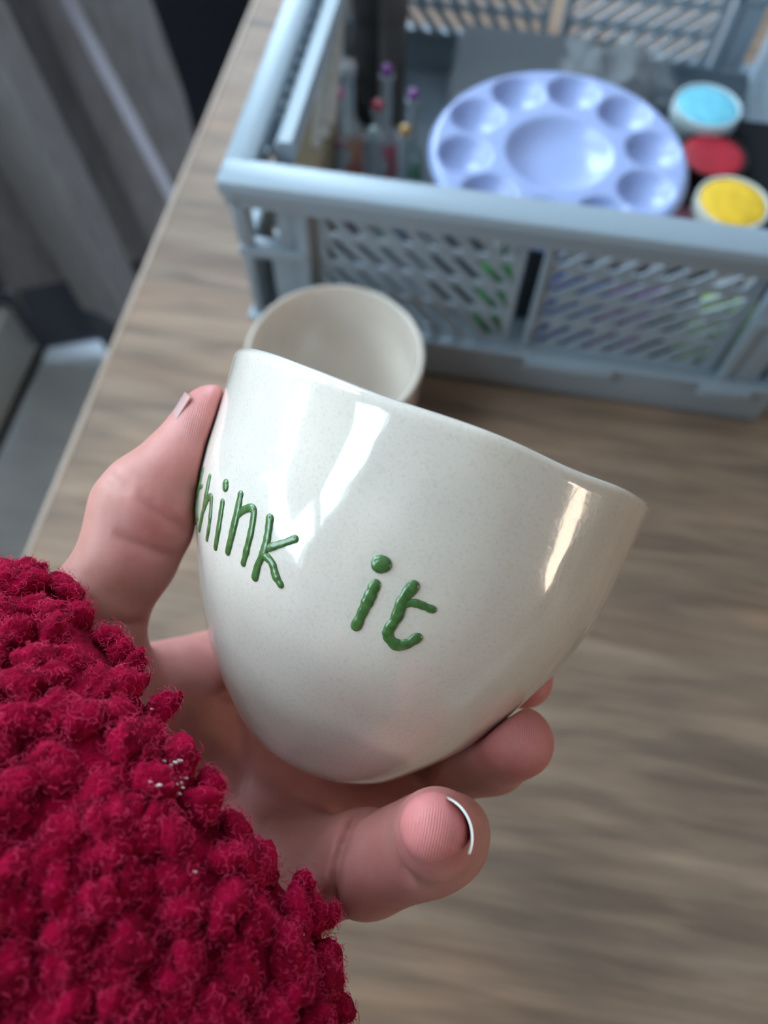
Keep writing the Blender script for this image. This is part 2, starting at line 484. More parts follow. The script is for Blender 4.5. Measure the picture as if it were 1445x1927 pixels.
def curtain():
    # gathered drape: each fold runs straight from the rail to the hem; pleat positions along the hem
    hem = [on_plane(*p, 2, FZ + .06) for p in ((45, 430), (52, 490), (82, 555), (140, 620), (205, 678), (290, 640), (352, 585), (385, 510))]
    top = []
    # the fold lines seen in the photograph fix the lean of the drape
    lean = np.array([-.16, .10, 0])
    hem = np.array(hem)
    n = 150
    s = np.linspace(0, len(hem) - 1, n)
    base = np.array([[np.interp(q, range(len(hem)), hem[:, k]) for k in range(3)] for q in s])
    d = np.gradient(base, axis=0); d[:, 2] = 0; d /= np.linalg.norm(d, axis=1)[:, None]
    nor = np.stack([d[:, 1], -d[:, 0], d[:, 2] * 0], 1)
    amp = .085
    wav = np.sin(s * 2.9 + .6) + .35 * np.sin(s * 5.3 + 1.0)
    v = []
    rows = 40
    for j in range(rows + 1):
        t = j / rows
        z = t * (1.62 - (FZ + .06))
        a = amp * (1 - .25 * t) * min(1, .55 + t * 3)
        w = base + nor * (wav * a)[:, None] + lean * z + np.array([0, 0, z])
        w[:, 0] = np.maximum(w[:, 0], WALL_X + .04)
        v.append(w)
    v = np.concatenate(v)
    f = [(j * n + i, j * n + i + 1, (j + 1) * n + i + 1, (j + 1) * n + i) for j in range(rows) for i in range(n - 1)]
    root = thing('curtain', base[n // 2] + np.array([0, 0, 0]), 'grey pleated floor-length curtain beside the wooden table', 'curtain')
    L = tuple(-np.array(root.location))
    o = MB().add(v, f).build('drape', M_CURT, root, smooth=True, loc=L)
    sm = o.modifiers.new('thick', 'SOLIDIFY'); sm.thickness = .004
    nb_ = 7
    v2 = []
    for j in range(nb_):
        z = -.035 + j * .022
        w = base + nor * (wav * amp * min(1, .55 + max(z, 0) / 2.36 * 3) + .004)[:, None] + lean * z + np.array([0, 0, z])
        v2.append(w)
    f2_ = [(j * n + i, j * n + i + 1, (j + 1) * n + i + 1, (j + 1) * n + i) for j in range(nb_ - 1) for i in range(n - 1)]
    o2 = MB().add(np.concatenate(v2), f2_).build('hem_shade', M_HEMSHADE, root, smooth=True, loc=L)  # strip in a darker colour that stands for shade on the hem
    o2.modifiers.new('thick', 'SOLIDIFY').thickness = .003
    o2['label'] = 'dark blue grey strip for the shade along the bottom hem'
    return root, base, nor, lean


cur, cbase, cnor, clean = curtain()
CL = tuple(-np.array(cur.location))
# narrow lighter hem edge hanging in front of the folds
a0, a1 = on_plane(114, 0, 1, .93), on_plane(137, 0, 1, .93)
b0, b1 = on_plane(328, 400, 1, .80), on_plane(346, 400, 1, .80)
k0, k1 = lerp(b0, a0, 2.6), lerp(b1, a1, 2.6)
th = np.array([0, -.006, 0])
hv = []
for j in range(13):
    t = j / 12
    e0, e1 = lerp(lerp(a0, b0, 1.5), k0, t), lerp(lerp(a1, b1, 1.5), k1, t)
    hv += [e0, e1, e1 - th, e0 - th]
hf = [(4 * j + i, 4 * j + (i + 1) % 4, 4 * j + 4 + (i + 1) % 4, 4 * j + 4 + i) for j in range(12) for i in range(4)] + [(0, 1, 2, 3), (48, 51, 50, 49)]
MB().add(hv, hf).build('hem_band', M_HEM, cur, loc=CL)['label'] = 'lighter lilac grey hem edge'

cab = thing('cabinet', (-.30, 1.42, FZ), 'black cabinet standing behind the table and the grey curtain', 'cabinet')
MB().box(-.34, .75, -.18, .22, .05, .80, .006).build('carcass', M_BLACK, cab)
for x0, x1 in ((-.335, .20), (.21, .745)):
    d_ = MB().box(x0, x1, -.198, -.18, .06, .79, .004).build('door', M_BLACK, cab)
    MB().tube([(x1 - .04 if x0 < 0 else x0 + .04, -.212, .40), (x1 - .04 if x0 < 0 else x0 + .04, -.212, .52)], .005).build('handle', M_FRAME, d_)
for x in (-.30, .71):
    for y in (-.15, .19):
        MB().box(x - .02, x + .02, y - .02, y + .02, 0, .05).build('foot', M_BLACK, cab)

# ------------------------------------------------------------------ crate
CX0, CX1, CY0, CY1, CH = -.142, .212, .318, .655, .150
crate = thing('storage_crate', ((CX0 + CX1) / 2, (CY0 + CY1) / 2, 0), 'pale blue plastic folding crate with slanted slots holding art supplies', 'crate')
KL = (-(CX0 + CX1) / 2, -(CY0 + CY1) / 2, 0)
bx0, bx1, by0, by1, bh = CX0 + .006, CX1 - .006, CY0 + .007, CY1 - .007, .040


def ringbox(mb, x0, x1, y0, y1, t, z0, z1, b=.0015):
    mb.box(x0, x1, y0, y0 + t, z0, z1, b); mb.box(x0, x1, y1 - t, y1, z0, z1, b)
    mb.box(x0, x0 + t, y0 + t, y1 - t, z0, z1, b); mb.box(x1 - t, x1, y0 + t, y1 - t, z0, z1, b)
    return mb


tray = MB().box(bx0, bx1, by0, by1, 0.001, .005, .001)
ringbox(tray, bx0, bx1, by0, by1, .004, .001, bh)
ringbox(tray, bx0 - .004, bx1 + .004, by0 - .004, by1 + .004, .012, bh - .005, bh)
for x0, x1 in ((.045, .098), (.158, .186), (-.09, -.045)):      # raised catches on the front lip
    tray.box(x0 - .002, x1 + .002, by0 - .007, by0 - .002, bh - .011, bh - .001, .001)
tray.build('base_tray', M_CRATE, crate, smooth='auto', loc=KL)

rim = MB()
rw, rz0 = .017, CH - .012
rim.box(CX0, CX1, CY0, CY0 + .021, rz0, CH, .004)
rim.box(CX0, CX1, CY1 - .021, CY1, rz0, CH, .004)
rim.box(CX0, CX0 + .0185, CY0 + .015, CY1 - .015, rz0, CH, .004)
rim.box(CX1 - rw, CX1, CY0 + .015, CY1 - .015, rz0, CH, .004)
rim.box(CX0 + .002, CX1 - .002, CY0 + .004, CY0 + .010, rz0 - .008, rz0 + .002, .001)
rim.box(CX0 + .002, CX1 - .002, CY1 - .010, CY1 - .004, rz0 - .008, rz0 + .002, .001)
rim.build('rim', M_CRATE, crate, smooth='auto', loc=KL)

# inner folding flap standing along the left side
fl = MB()
fl.prism([(CX0 + .0235, CH - .026), (CX0 + .030, CH - .026), (CX0 + .0375, CH - .005), (CX0 + .034, CH), (CX0 + .027, CH), (CX0 + .0235, CH - .005)], 1, CY0 + .036, CY1 - .021)
fl.box(CX0 + .010, CX0 + .0245, CY1 - .060, CY1 - .045, CH - .022, CH - .012)
fl.box(CX0 + .010, CX0 + .0245, CY0 + .060, CY0 + .075, CH - .024, CH - .016)
# prism axes for axis=1 are (x, z)
fl.build('side_flap', M_CRATE, crate, smooth='auto', loc=KL)


def lattice(name, u0, u1, z0, z1, rows, cols, slant, make, t, border=.0035):
    """slotted panel: border, rails between the rows, slanted bars between the slots"""
    mb = MB()
    def bar(p):                                     # polygon in (u, z) -> solid of thickness t
        q = [make(u, z, 0) for u, z in p] + [make(u, z, t) for u, z in p]
        n = len(p)
        mb.add(q, [tuple(range(n))[::-1], tuple(range(n, 2 * n))] + [(i, (i + 1) % n, n + (i + 1) % n, n + i) for i in range(n)])
    b = border
    bar([(u0, z0), (u1, z0), (u1, z0 + b), (u0, z0 + b)]); bar([(u0, z1 - b), (u1, z1 - b), (u1, z1), (u0, z1)])
    bar([(u0, z0 + b), (u0 + b, z0 + b), (u0 + b, z1 - b), (u0, z1 - b)]); bar([(u1 - b, z0 + b), (u1, z0 + b), (u1, z1 - b), (u1 - b, z1 - b)])
    hz = (z1 - z0 - 2 * b); rh = hz / rows; rail = rh * .26
    for i in range(1, rows):
        z = z0 + b + rh * i
        bar([(u0 + b, z - rail / 2), (u1 - b, z - rail / 2), (u1 - b, z + rail / 2), (u0 + b, z + rail / 2)])
    pw = (u1 - u0 - 2 * b) / cols
    sh = slant * rh
    for i in range(rows):
        za, zb = z0 + b + rh * i + (rail / 2 if i else 0), z0 + b + rh * (i + 1) - (rail / 2 if i < rows - 1 else 0)
        off = (rows / 2 - i) * 0
        for k in range(-2, cols + 3):
            c = u0 + b + pw * (k + .5) + off
            wd_ = pw * .50
            lo, hi = u0 + b, u1 - b
            p = [(c - wd_ / 2 - sh / 2, za), (c + wd_ / 2 - sh / 2, za), (c + wd_ / 2 + sh / 2, zb), (c - wd_ / 2 + sh / 2, zb)]
            if max(q[0] for q in p) <= lo or min(q[0] for q in p) >= hi:
                continue
            p = [(min(max(u, lo), hi), z) for u, z in p]
            if abs(p[0][0] - p[1][0]) + abs(p[2][0] - p[3][0]) < 1e-5:
                continue
            bar(p)
    return mb.build(name, M_CRATE, crate, loc=KL)


cxm = (CX0 + CX1) / 2
pz0, pz1 = bh - .001, rz0 - .0045
fy, by_ = CY0 + .014, CY1 - .014
for (u0_, u1_, sl) in ((CX0 + .050, cxm - .005, -.72), (cxm + .005, CX1 - .050, .90)):
    lattice('slotted_panel', u0_, u1_, pz0, pz1, 4, 8, sl, lambda u, z, t: (u, fy + t, z), .0014)
    lattice('slotted_panel', u0_, u1_, pz0, pz1, 4, 8, sl, lambda u, z, t: (u, by_ - t, z), .0018)
lattice('slotted_panel', CY0 + .05, CY1 - .05, pz0, pz1, 4, 16, .7, lambda u, z, t: (CX1 - .012 - t, u, z), .0028)
lattice('slotted_panel', CY0 + .05, CY1 - .05, pz0, pz1, 4, 16, -.7, lambda u, z, t: (CX0 + .005 + t, u, z), .0028)
for yy in (fy, by_ - .0018):                        # solid strip between the panels and the rim
    MB().box(CX0 + .046, CX1 - .046, yy, yy + .0018, pz1 - .0005, rz0 + .001).build('rim_web', M_CRATE, crate, loc=KL)
for yy, sg in ((fy, 1), (by_, -1)):
    MB().box(cxm + .005, cxm + .009, min(yy - sg * .003, yy + sg * .004), max(yy - sg * .003, yy + sg * .004), pz0, pz1, .001).build('panel_rib', M_CRATE, crate, loc=KL)
for sx in (0, 1):
    for sy in (0, 1):
        q = MB()
        X = lambda a: CX0 + a if sx == 0 else CX1 - a
        Y = lambda a: CY0 + a if sy == 0 else CY1 - a
        def bx(xa, xb, ya, yb, za, zb, b=.0012):
            q.box(min(X(xa), X(xb)), max(X(xa), X(xb)), min(Y(ya), Y(yb)), max(Y(ya), Y(yb)), za, zb, b)
        bx(.004, .014, .004, .016, .100, rz0 + .001, .004)        # bulged upper corner
        bx(.006, .012, .006, .014, bh - .002, .103)               # slim lower corner
        bx(.004, .046, .005, .016, .092, .099)                    # ledge across the corner
        bx(.040, .047, .007, .016, bh - .002, rz0 + .001)         # inner upright
        bx(.014, .041, .009, .013, rz0 - .012, rz0 + .001)        # web below the rim
        bx(.022, .041, .010, .014, bh - .002, .093)               # closed lower field
        bx(.028, .041, .010, .014, .098, rz0 - .010)              # half-closed upper field
        bx(.005, .012, .012, .050, bh - .002, .099)               # side return
        q.build('corner_post', M_CRATE, crate, smooth='auto', loc=KL)

# ------------------------------------------------------------------ second cup and mug share one profile
PXR, PXU = 1.258e-4, 1.255e-4
PROF = [(407, 0), (402, 60), (399, 125), (399, 170), (394, 225), (381, 280), (362, 340), (337, 400), (308, 460), (274, 520),
        (236, 570), (200, 610), (172, 640), (150, 658), (128, 668)]
prof_r = np.array([p[0] * PXR for p in PROF]); prof_u = np.array([p[1] * PXU for p in PROF])
DEPTH = prof_u[-1]


def cup_profile(n=60, wall=.0030):
    us = np.linspace(0, prof_u[-1], n)
    # smooth the sampled outline a little
    rs = np.interp(us, prof_u, prof_r)
    for _ in range(3):
        rs[1:-1] = (rs[:-2] + 2 * rs[1:-1] + rs[2:]) / 4
    out = [(r, -u) for r, u in zip(rs, us)]
    rim_ = [(rs[0] - wall * (1 - math.cos(a)) / 2, wall * .5 * math.sin(a)) for a in (PI * .25, PI * .5, PI * .75)]
    inn = [(max(r - wall * (1 + .6 * (u / DEPTH)), .0), -u) for r, u in zip(rs, us) if u < DEPTH - .006]
    botr = inn[-1][0]
    prof = [(1e-7, -DEPTH)] + [(prof_r[-1] * k, -DEPTH - .0) for k in (.5, .9)] + out[::-1] + rim_ + inn
    prof += [(botr * .8, -DEPTH + .0052), (botr * .4, -DEPTH + .0048), (1e-7, -DEPTH + .0047)]
    return prof


CP = cup_profile()


def cup_mesh(seed, amp):
    def wob(r, z, a):
        x, y = math.cos(a), math.sin(a)
        n1 = mnoise.noise(Vector((x * 1.3 + seed, y * 1.3, z * 22)))
        n2 = mnoise.noise(Vector((x * 4 + seed, y * 4, z * 60)))
        rr = r * (1 + amp * (.006 * n1 + .0022 * n2))
        top = max(0, 1 + z / .02) if z < 0 else 1
        zz = z - amp * max(0, 1 + z / .06 if z < 0 else 1) * .001 * r * x + amp * top * .0009 * mnoise.noise(Vector((x * 2.2, y * 2.2, seed)))
        return rr, zz
    return MB().lathe(CP, 128, wob=wob)


cup2 = cup_mesh(5.3, .6).build('cup', M_GLAZE, None, smooth=True)
cup2.location = (-.069, .268, DEPTH + .0005)
tag(cup2, 'empty plain cream ceramic cup standing on the table before the crate', 'cup')

# the held mug: axis in camera axes, leaning up and to the right
AX = np.array([.357, .934, .09]); AX /= np.linalg.norm(AX)
RC = cv(828, 814, .185)
VX = np.cross(AX, np.array([0, 0, 1.0])); VX /= np.linalg.norm(VX)     # to the right, across the mug
FX = np.cross(VX, AX)                                                 # towards the lens
mug = thing('mug', c2w(RC - AX * DEPTH), 'cream glazed mug lettered think it in green, held up in the hand', 'mug')
R3 = M3 @ np.array([VX, -FX, AX]).T if False else M3 @ np.array([VX, np.cross(AX, VX), AX]).T
mm = Matrix.Identity(4)
for i in range(3):
    for j in range(3):
        mm[i][j] = R3[i, j]
    mm[i][3] = c2w(RC - AX * DEPTH)[i]
mug.matrix_world = mm
body = cup_mesh(1.7, 1.0).build('body', M_GLAZE, mug, smooth=True, loc=(0, 0, DEPTH))
MBODY = mm @ Matrix.Translation((0, 0, DEPTH))
bvh = BVHTree.FromPolygons([MBODY @ v.co for v in body.data.vertices], [p.vertices[:] for p in body.data.polygons])
MINV = mm.inverted()


def hit(px, py):
    d = Vector(M3 @ cv(px, py, 1.0)).normalized()
    h = bvh.ray_cast(Vector(EYE), d)
    if h[0] is None:
        h = bvh.find_nearest(Vector(wp(px, py, .172)))
    return MINV @ h[0], (MINV.to_3x3() @ h[1]).normalized()


LET = [  # strokes through points on the wall of the mug: (radius mm, points)
    [(.62, [(383, 884), (376, 917), (369, 950), (365, 984), (373, 974)]), (.5, [(370, 922), (381, 915)])],
    [(.70, [(395, 898), (388, 934), (382, 966), (376, 996)]), (.66, [(383, 962), (391, 940), (398, 935), (397, 962), (394, 990), (390, 1014)])],
    [(.78, [(419, 946), (413, 986), (406, 1030)]), (.95, [(425, 911), (425, 916)])],
    [(.86, [(453, 931), (447, 962), (439, 996), (429, 1038)]), (.74, [(444, 974), (458, 960), (477, 958), (474, 993), (466, 1028), (458, 1060)])],
    [(.84, [(508, 976), (504, 1007), (497, 1038), (486, 1062), (480, 1086)]), (.70, [(555, 1014), (534, 1022), (508, 1030), (499, 1034)]), (.84, [(497, 1043), (512, 1060), (519, 1084), (528, 1100)])],
    [(1.0, [(706, 1099), (696, 1122), (685, 1146), (670, 1178)]), (1.55, [(716, 1062), (719, 1062)])],
    [(1.05, [(777, 1103), (758, 1130), (746, 1162), (732, 1184), (731, 1199), (748, 1214), (769, 1210), (784, 1200)]), (.80, [(757, 1136), (780, 1135), (798, 1141), (813, 1147)])],
]


def catmull(P, m=7):
    P = [np.array(p, float) for p in P]
    if len(P) < 3:
        return [tuple(lerp(P[0], P[-1], t)) for t in np.linspace(0, 1, 4)]
    Q = [2 * P[0] - P[1]] + P + [2 * P[-1] - P[-2]]
    out = []
    for i in range(1, len(Q) - 2):
        for t in np.linspace(0, 1, m, endpoint=False):
            a, b, c, d = Q[i - 1:i + 3]
            out.append(.5 * (2 * b + (c - a) * t + (2 * a - 5 * b + 4 * c - d) * t * t + (3 * b - a - 3 * c + d) * t ** 3))
    return [tuple(p) for p in out + [P[-1]]]


for k, strokes in enumerate(LET):
    mb = MB()
    for rad, pts in strokes:
        hs = [hit(*p) for p in catmull(pts)]
        rr = [rad * 1.1e-3 * (1 + .22 * mnoise.noise(Vector((i * .35, k * 3.1, rad)))) for i in range(len(hs))]
        mb.tube([p + n * .00005 for p, n in hs], rr, 12, flat=[n for p, n in hs])
    mb.build('letter', M_GREEN, mug, smooth=True)
# ------------------------------------------------------------------ the hand: a signed distance field meshed by surface nets
person = thing('person', c2w(cv(330, 1500, .20)), 'bare hand in a fluffy red sleeve, palm up, holding the cream lettered mug', 'person')
PLOC = np.array(person.location)
# wrist rests on nothing: the hand is held above the table
VS = .00085
LO, HI = np.array([-.100, -.120, -.275]), np.array([.062, .030, -.100])
DIM = np.ceil((HI - LO) / VS).astype(int)
GX, GY, GZ = [LO[k] + VS * np.arange(DIM[k]) for k in range(3)]
BIG = .05


def field():
    return np.full(DIM, BIG, np.float32)


def sub(c0, c1, pad):
    lo = np.maximum(((np.minimum(c0, c1) - pad - LO) / VS).astype(int), 0)
    hi = np.minimum(((np.maximum(c0, c1) + pad - LO) / VS).astype(int) + 2, DIM)
    return tuple(slice(a, max(b, a)) for a, b in zip(lo, hi))


def smin(a, b, k):
    h = np.maximum(k - np.abs(a - b), 0) / k
    return np.minimum(a, b) - h * h * k * .25


def cap(fd, a, b, ra, rb, k):
    """blend a tapered capsule into the field"""
    a, b = np.array(a), np.array(b)
    sl = sub(a, b, max(ra, rb) + k + .012)
    X, Y, Z = np.meshgrid(GX[sl[0]], GY[sl[1]], GZ[sl[2]], indexing='ij', sparse=True)
    ba = b - a; l2 = max(ba @ ba, 1e-12)
    t = np.clip(((X - a[0]) * ba[0] + (Y - a[1]) * ba[1] + (Z - a[2]) * ba[2]) / l2, 0, 1)
    d = np.sqrt((X - a[0] - t * ba[0]) ** 2 + (Y - a[1] - t * ba[1]) ** 2 + (Z - a[2] - t * ba[2]) ** 2) - (ra + t * (rb - ra))
    fd[sl] = smin(fd[sl], d.astype(np.float32), k) if k > 0 else np.minimum(fd[sl], d)


def chain(fd, J, k):
    for (p, ra), (q, rb) in zip(J[:-1], J[1:]):
        cap(fd, p, q, ra, rb, k)


def mp(phi, u, off):
    """point off the mug's wall: phi from the lens side turning right, u down from the rim"""
    r = np.interp(u, prof_u, prof_r) + off
    a = math.radians(phi)
    return RC - AX * u + (VX * math.sin(a) + FX * math.cos(a)) * r


mmr = 1e-3
wrist = cv(120, 1590, .200)
I_M, M_M, R_M, P_M = cv(520, 1235, .228), cv(560, 1350, .232), cv(600, 1490, .220), cv(560, 1630, .192)
thumb = [(cv(165, 1330, .182), 12.0), (cv(186, 1135, .178), 10.6), (cv(243, 1045, .178), 10.3), (cv(293, 958, .178), 10.0), (cv(350, 868, .178), 8.6), (cv(392, 800, .179), 7.3), (cv(405, 778, .179), 6.4)]
index = [(I_M, 11.5), (mp(212, .048, .009), 9.2), (mp(165, .036, .0085), 8.2), (mp(140, .030, .0078), 7.2)]
middle = [(M_M, 11.8), (mp(195, .060, .0095), 9.2), (mp(150, .056, .0085), 8.4), (cv(985, 1278, .196), 7.4)]
ring = [(R_M, 11.2), (cv(800, 1462, .207), 9.0), (cv(925, 1425, .192), 8.2), (cv(974, 1396, .172), 8.0)]
pinky = [(P_M, 11.0), (cv(690, 1622, .172), 10.6), (cv(815, 1580, .160), 9.0), (cv(822, 1568, .148), 7.6), (cv(815, 1556, .1375), 6.0)]
palm = field()
for tgt, r1 in ((I_M, 11.5), (M_M, 12.0), (R_M, 11.5), (P_M, 11.5)):
    cap(palm, wrist, tgt, .0150, r1 * mmr, .012)
cap(palm, cv(150, 1480, .195), cv(165, 1330, .182), .016, .013, .012)
cap(palm, cv(165, 1400, .185), cv(300, 1330, .200), .014, .011, .012)      # web towards the index
cap(palm, cv(210, 1330, .193), I_M, .0115, .0115, .010)
cap(palm, cv(330, 1640, .185), cv(530, 1668, .176), .0165, .0135, .012)    # heel on the little-finger side
cap(palm, cv(380, 1480, .212), cv(560, 1500, .216), .013, .012, .014)
cap(palm, cv(350, 1350, .214), cv(520, 1400, .222), .012, .012, .014)
cap(palm, wrist, cv(-160, 1790, .206), .021, .023, .012)
cap(palm, wrist + np.array([0, .006, 0]), cv(-160, 1740, .206), .020, .023, .012)
out = None
for J, k in ((thumb, .012), (index, .009), (middle, .009), (ring, .009), (pinky, .006)):
    fd = field()
    chain(fd, [(p, r * mmr) for p, r in J], .004)
    if J is pinky:
        cap(fd, cv(690, 1640, .165), cv(790, 1612, .158), .0078, .0066, .006)
        cap(fd, cv(868, 1560, .157), cv(862, 1585, .157), .0050, .0050, .006)
    if J is thumb:
        cap(fd, cv(228, 945, .176), cv(252, 920, .176), .0052, .0052, .010)   # knuckle
    both = smin(fd, palm, k)
    out = both if out is None else smin(out, both, .0012)
# press the mug into the flesh
X, Y, Z = np.meshgrid(GX - RC[0], GY - RC[1], GZ - RC[2], indexing='ij', sparse=True)
u_ = -(X * AX[0] + Y * AX[1] + Z * AX[2])
r_ = np.sqrt(np.maximum(X * X + Y * Y + Z * Z - u_ * u_, 0))
us_ = np.linspace(-.01, DEPTH, 120)
rp = np.interp(u_.ravel(), prof_u, prof_r).reshape(u_.shape)
gr = np.gradient(np.interp(us_, prof_u, prof_r), us_)
sl_ = np.interp(np.clip(u_, 0, DEPTH).ravel(), us_, gr).reshape(u_.shape)
dm = (r_ - rp) / np.sqrt(1 + sl_ * sl_)
dm = np.maximum(np.maximum(dm, u_ - DEPTH), -u_ - .002)
dm[r_ < .03] = np.maximum(u_ - DEPTH, -u_ - .002)[r_ < .03]
out = -smin(-out, dm - .0004, .0022)
del palm, X, Y, Z, rp, sl_
# creases of the skin


def crease(p, axis, w, dep, rad):
    p, axis = np.array(p), np.array(axis, float); axis = axis / np.linalg.norm(axis)
    sl = sub(p, p, rad)
    x, y, z = np.meshgrid(GX[sl[0]] - p[0], GY[sl[1]] - p[1], GZ[sl[2]] - p[2], indexing='ij', sparse=True)
    q = x * axis[0] + y * axis[1] + z * axis[2]
    d2 = x * x + y * y + z * z
    out[sl] += (dep * np.exp(-(q / w) ** 2) * np.clip(1.4 - d2 / rad ** 2 * 1.4, 0, 1)).astype(np.float32)


tdir = cv(345, 870, .178) - cv(238, 1040, .178)
crease(cv(318, 985, .166), cv(318, 985, .17) - cv(270, 1040, .17) + np.array([.003, .004, 0]), .0011, .0012, .010)
crease(cv(285, 1040, .166), tdir + np.array([.004, .012, 0]), .0010, .0010, .010)
crease(cv(225, 905, .170), tdir, .0012, .0006, .006)
crease(cv(240, 925, .170), tdir, .0010, .0005, .006)
crease(cv(255, 1180, .172), np.array([.2, 1, 0]), .0014, .0010, .009)
crease(cv(643, 1630, .164), np.array([1, -.12, .3]), .0013, .0022, .015)
crease(cv(758, 1600, .150), np.array([1, .2, .5]), .0014, .0012, .008)
crease(cv(480, 1600, .170), np.array([1, .5, .2]), .0014, .0010, .020)
crease(cv(450, 1420, .200), np.array([1, .2, .2]), .0018, .0012, .022)


def surface_nets(D):
    s = D < 0
    nx, ny, nz = D.shape
    c = np.zeros((nx - 1, ny - 1, nz - 1), np.int8)
    offs = [(i, j, k) for i in (0, 1) for j in (0, 1) for k in (0, 1)]
    for i, j, k in offs:
        c += s[i:nx - 1 + i, j:ny - 1 + j, k:nz - 1 + k]
    act = (c > 0) & (c < 8)
    idx = np.argwhere(act)
    num = np.full(act.shape, -1, np.int64); num[act] = np.arange(len(idx))
    acc = np.zeros((len(idx), 3)); cnt = np.zeros(len(idx))
    vals = {o: D[idx[:, 0] + o[0], idx[:, 1] + o[1], idx[:, 2] + o[2]] for o in offs}
    for a in offs:
        for ax in range(3):
            if a[ax] == 0:
                b = list(a); b[ax] = 1; b = tuple(b)
                va, vb = vals[a], vals[b]
                m = (va < 0) != (vb < 0)
                t = va[m] / (va[m] - vb[m])
                p = np.tile(np.array(a, float), (m.sum(), 1)); p[:, ax] = t
                acc[m] += p; cnt[m] += 1
    V = idx + acc / cnt[:, None]
    Fs = []
    for ax in range(3):
        o1, o2 = [(1, 2), (2, 0), (0, 1)][ax]
        A = [slice(1, None)] * 3; B = [slice(1, None)] * 3
        A[ax] = slice(0, -1); B[ax] = slice(1, None)
        sa, sb = s[tuple(A)], s[tuple(B)]
        e = np.argwhere(sa != sb); fl = sa[tuple(e.T)]
        base = e + 1; base[:, ax] -= 1
        ok = (base < np.array(num.shape)).all(1) & (base[:, o1] > 0) & (base[:, o2] > 0)
        base, fl = base[ok], fl[ok]
        q = []
        for d1, d2 in ((0, 0), (1, 0), (1, 1), (0, 1)):
            p = base.copy(); p[:, o1] -= d1; p[:, o2] -= d2
            q.append(num[tuple(p.T)])
        q = np.stack(q, 1); q[~fl] = q[~fl][:, ::-1]
        Fs.append(q[(q >= 0).all(1)])
    return V, np.concatenate(Fs)


hv_, hf_ = surface_nets(out)
hcam = LO + hv_ * VS
me = bpy.data.meshes.new('hand')
me.from_pydata((c2w(hcam) - PLOC).tolist(), [], hf_.tolist())
me.polygons.foreach_set('use_smooth', [True] * len(me.polygons))
bm = bmesh.new(); bm.from_mesh(me)
bmesh.ops.smooth_vert(bm, verts=bm.verts[:], factor=.5, use_axis_x=True, use_axis_y=True, use_axis_z=True)
bmesh.ops.recalc_face_normals(bm, faces=bm.faces[:])
bm.to_mesh(me); bm.free()
# redder fingertips, knuckles and creases
fl_ = np.zeros(len(hcam))
for p, r, w in ((pinky[-1][0], .012, 1.0), (ring[-1][0], .014, .9), (middle[-1][0], .014, .9), (thumb[-1][0], .012, .75), (cv(318, 985, .166), .010, .7),
                (cv(350, 880, .168), .012, .45), (cv(285, 1040, .166), .009, .55), (cv(700, 1630, .16), .02, .45), (cv(330, 1210, .2), .03, .3), (R_M, .04, .4)):
    fl_ = np.maximum(fl_, w * np.exp(-((hcam - p) ** 2).sum(1) / r ** 2))
at = me.attributes.new('flush', 'FLOAT', 'POINT'); at.data.foreach_set('value', fl_.astype(np.float32))
pad_ = np.zeros(len(hcam))
for p, r in ((pinky[-1][0] + np.array([-.001, 0, .004]), .0060), (thumb[-2][0] + np.array([.001, 0, .006]), .0075), (ring[-1][0] + np.array([0, 0, .006]), .0070)):
    pad_ = np.maximum(pad_, np.clip(1.6 - ((hcam - p) ** 2).sum(1) / r ** 2 * 1.6, 0, 1))
at = me.attributes.new('pad', 'FLOAT', 'POINT'); at.data.foreach_set('value', pad_.astype(np.float32))
me.materials.append(M_SKIN)
hand = bpy.data.objects.new('hand', me); COL.objects.link(hand); hand.parent = person


def nail(tip, root, nrm, half, length, rad, edge, white=True):
    """curved nail plate lying on a finger: from root end to free edge along root->tip, bulging along nrm"""
    tip, root, nrm = map(np.array, (tip, root, nrm))
    ax = (tip - root) / np.linalg.norm(tip - root)
    nrm = nrm - ax * (nrm @ ax); nrm /= np.linalg.norm(nrm)
    sd = np.cross(ax, nrm)
    def shell(t0, t1, th, taper):
        v, f = [], []
        nu, nv = 14, 8
        for lay in (0, 1):
            for j in range(nv + 1):
                t = t0 + (t1 - t0) * j / nv
                w = half * (1 - taper * (1 - min(1, (j / nv) * 2.2)) ** 2 * .5)
                for i in range(nu + 1):
                    a = (i / nu - .5) * 2 * w
                    r = rad + (th if lay else 0)
                    bulge = -.0006 * (i / nu * 2 - 1) ** 2 * (1 if t1 > length * .9 and j == nv else 0)
                    v.append(c2w(tip + ax * (t - length + edge + bulge) + (nrm * math.cos(a) + sd * math.sin(a)) * r) - PLOC)
        m = (nu + 1) * (nv + 1)
        q = lambda l, j, i: l * m + j * (nu + 1) + i
        for j in range(nv):
            for i in range(nu):
                f += [(q(0, j, i), q(0, j, i + 1), q(0, j + 1, i + 1), q(0, j + 1, i)), (q(1, j, i), q(1, j + 1, i), q(1, j + 1, i + 1), q(1, j, i + 1))]
        for j in range(nv):
            f += [(q(0, j, 0), q(0, j + 1, 0), q(1, j + 1, 0), q(1, j, 0)), (q(0, j, nu), q(1, j, nu), q(1, j + 1, nu), q(0, j + 1, nu))]
        for i in range(nu):
            f += [(q(0, 0, i), q(1, 0, i), q(1, 0, i + 1), q(0, 0, i + 1)), (q(0, nv, i), q(0, nv, i + 1), q(1, nv, i + 1), q(1, nv, i))]
        return MB().add(v, f)
    o = shell(0, length, .00045, 1).build('fingernail', M_NAIL, hand, smooth='auto')
    if white:
        shell(length - .0003, length + .0009, .00042, 0).build('free_edge', M_NAILEDGE, o, smooth='auto')['label'] = 'white free edge of the nail' if False else 'pale free edge'
    return o


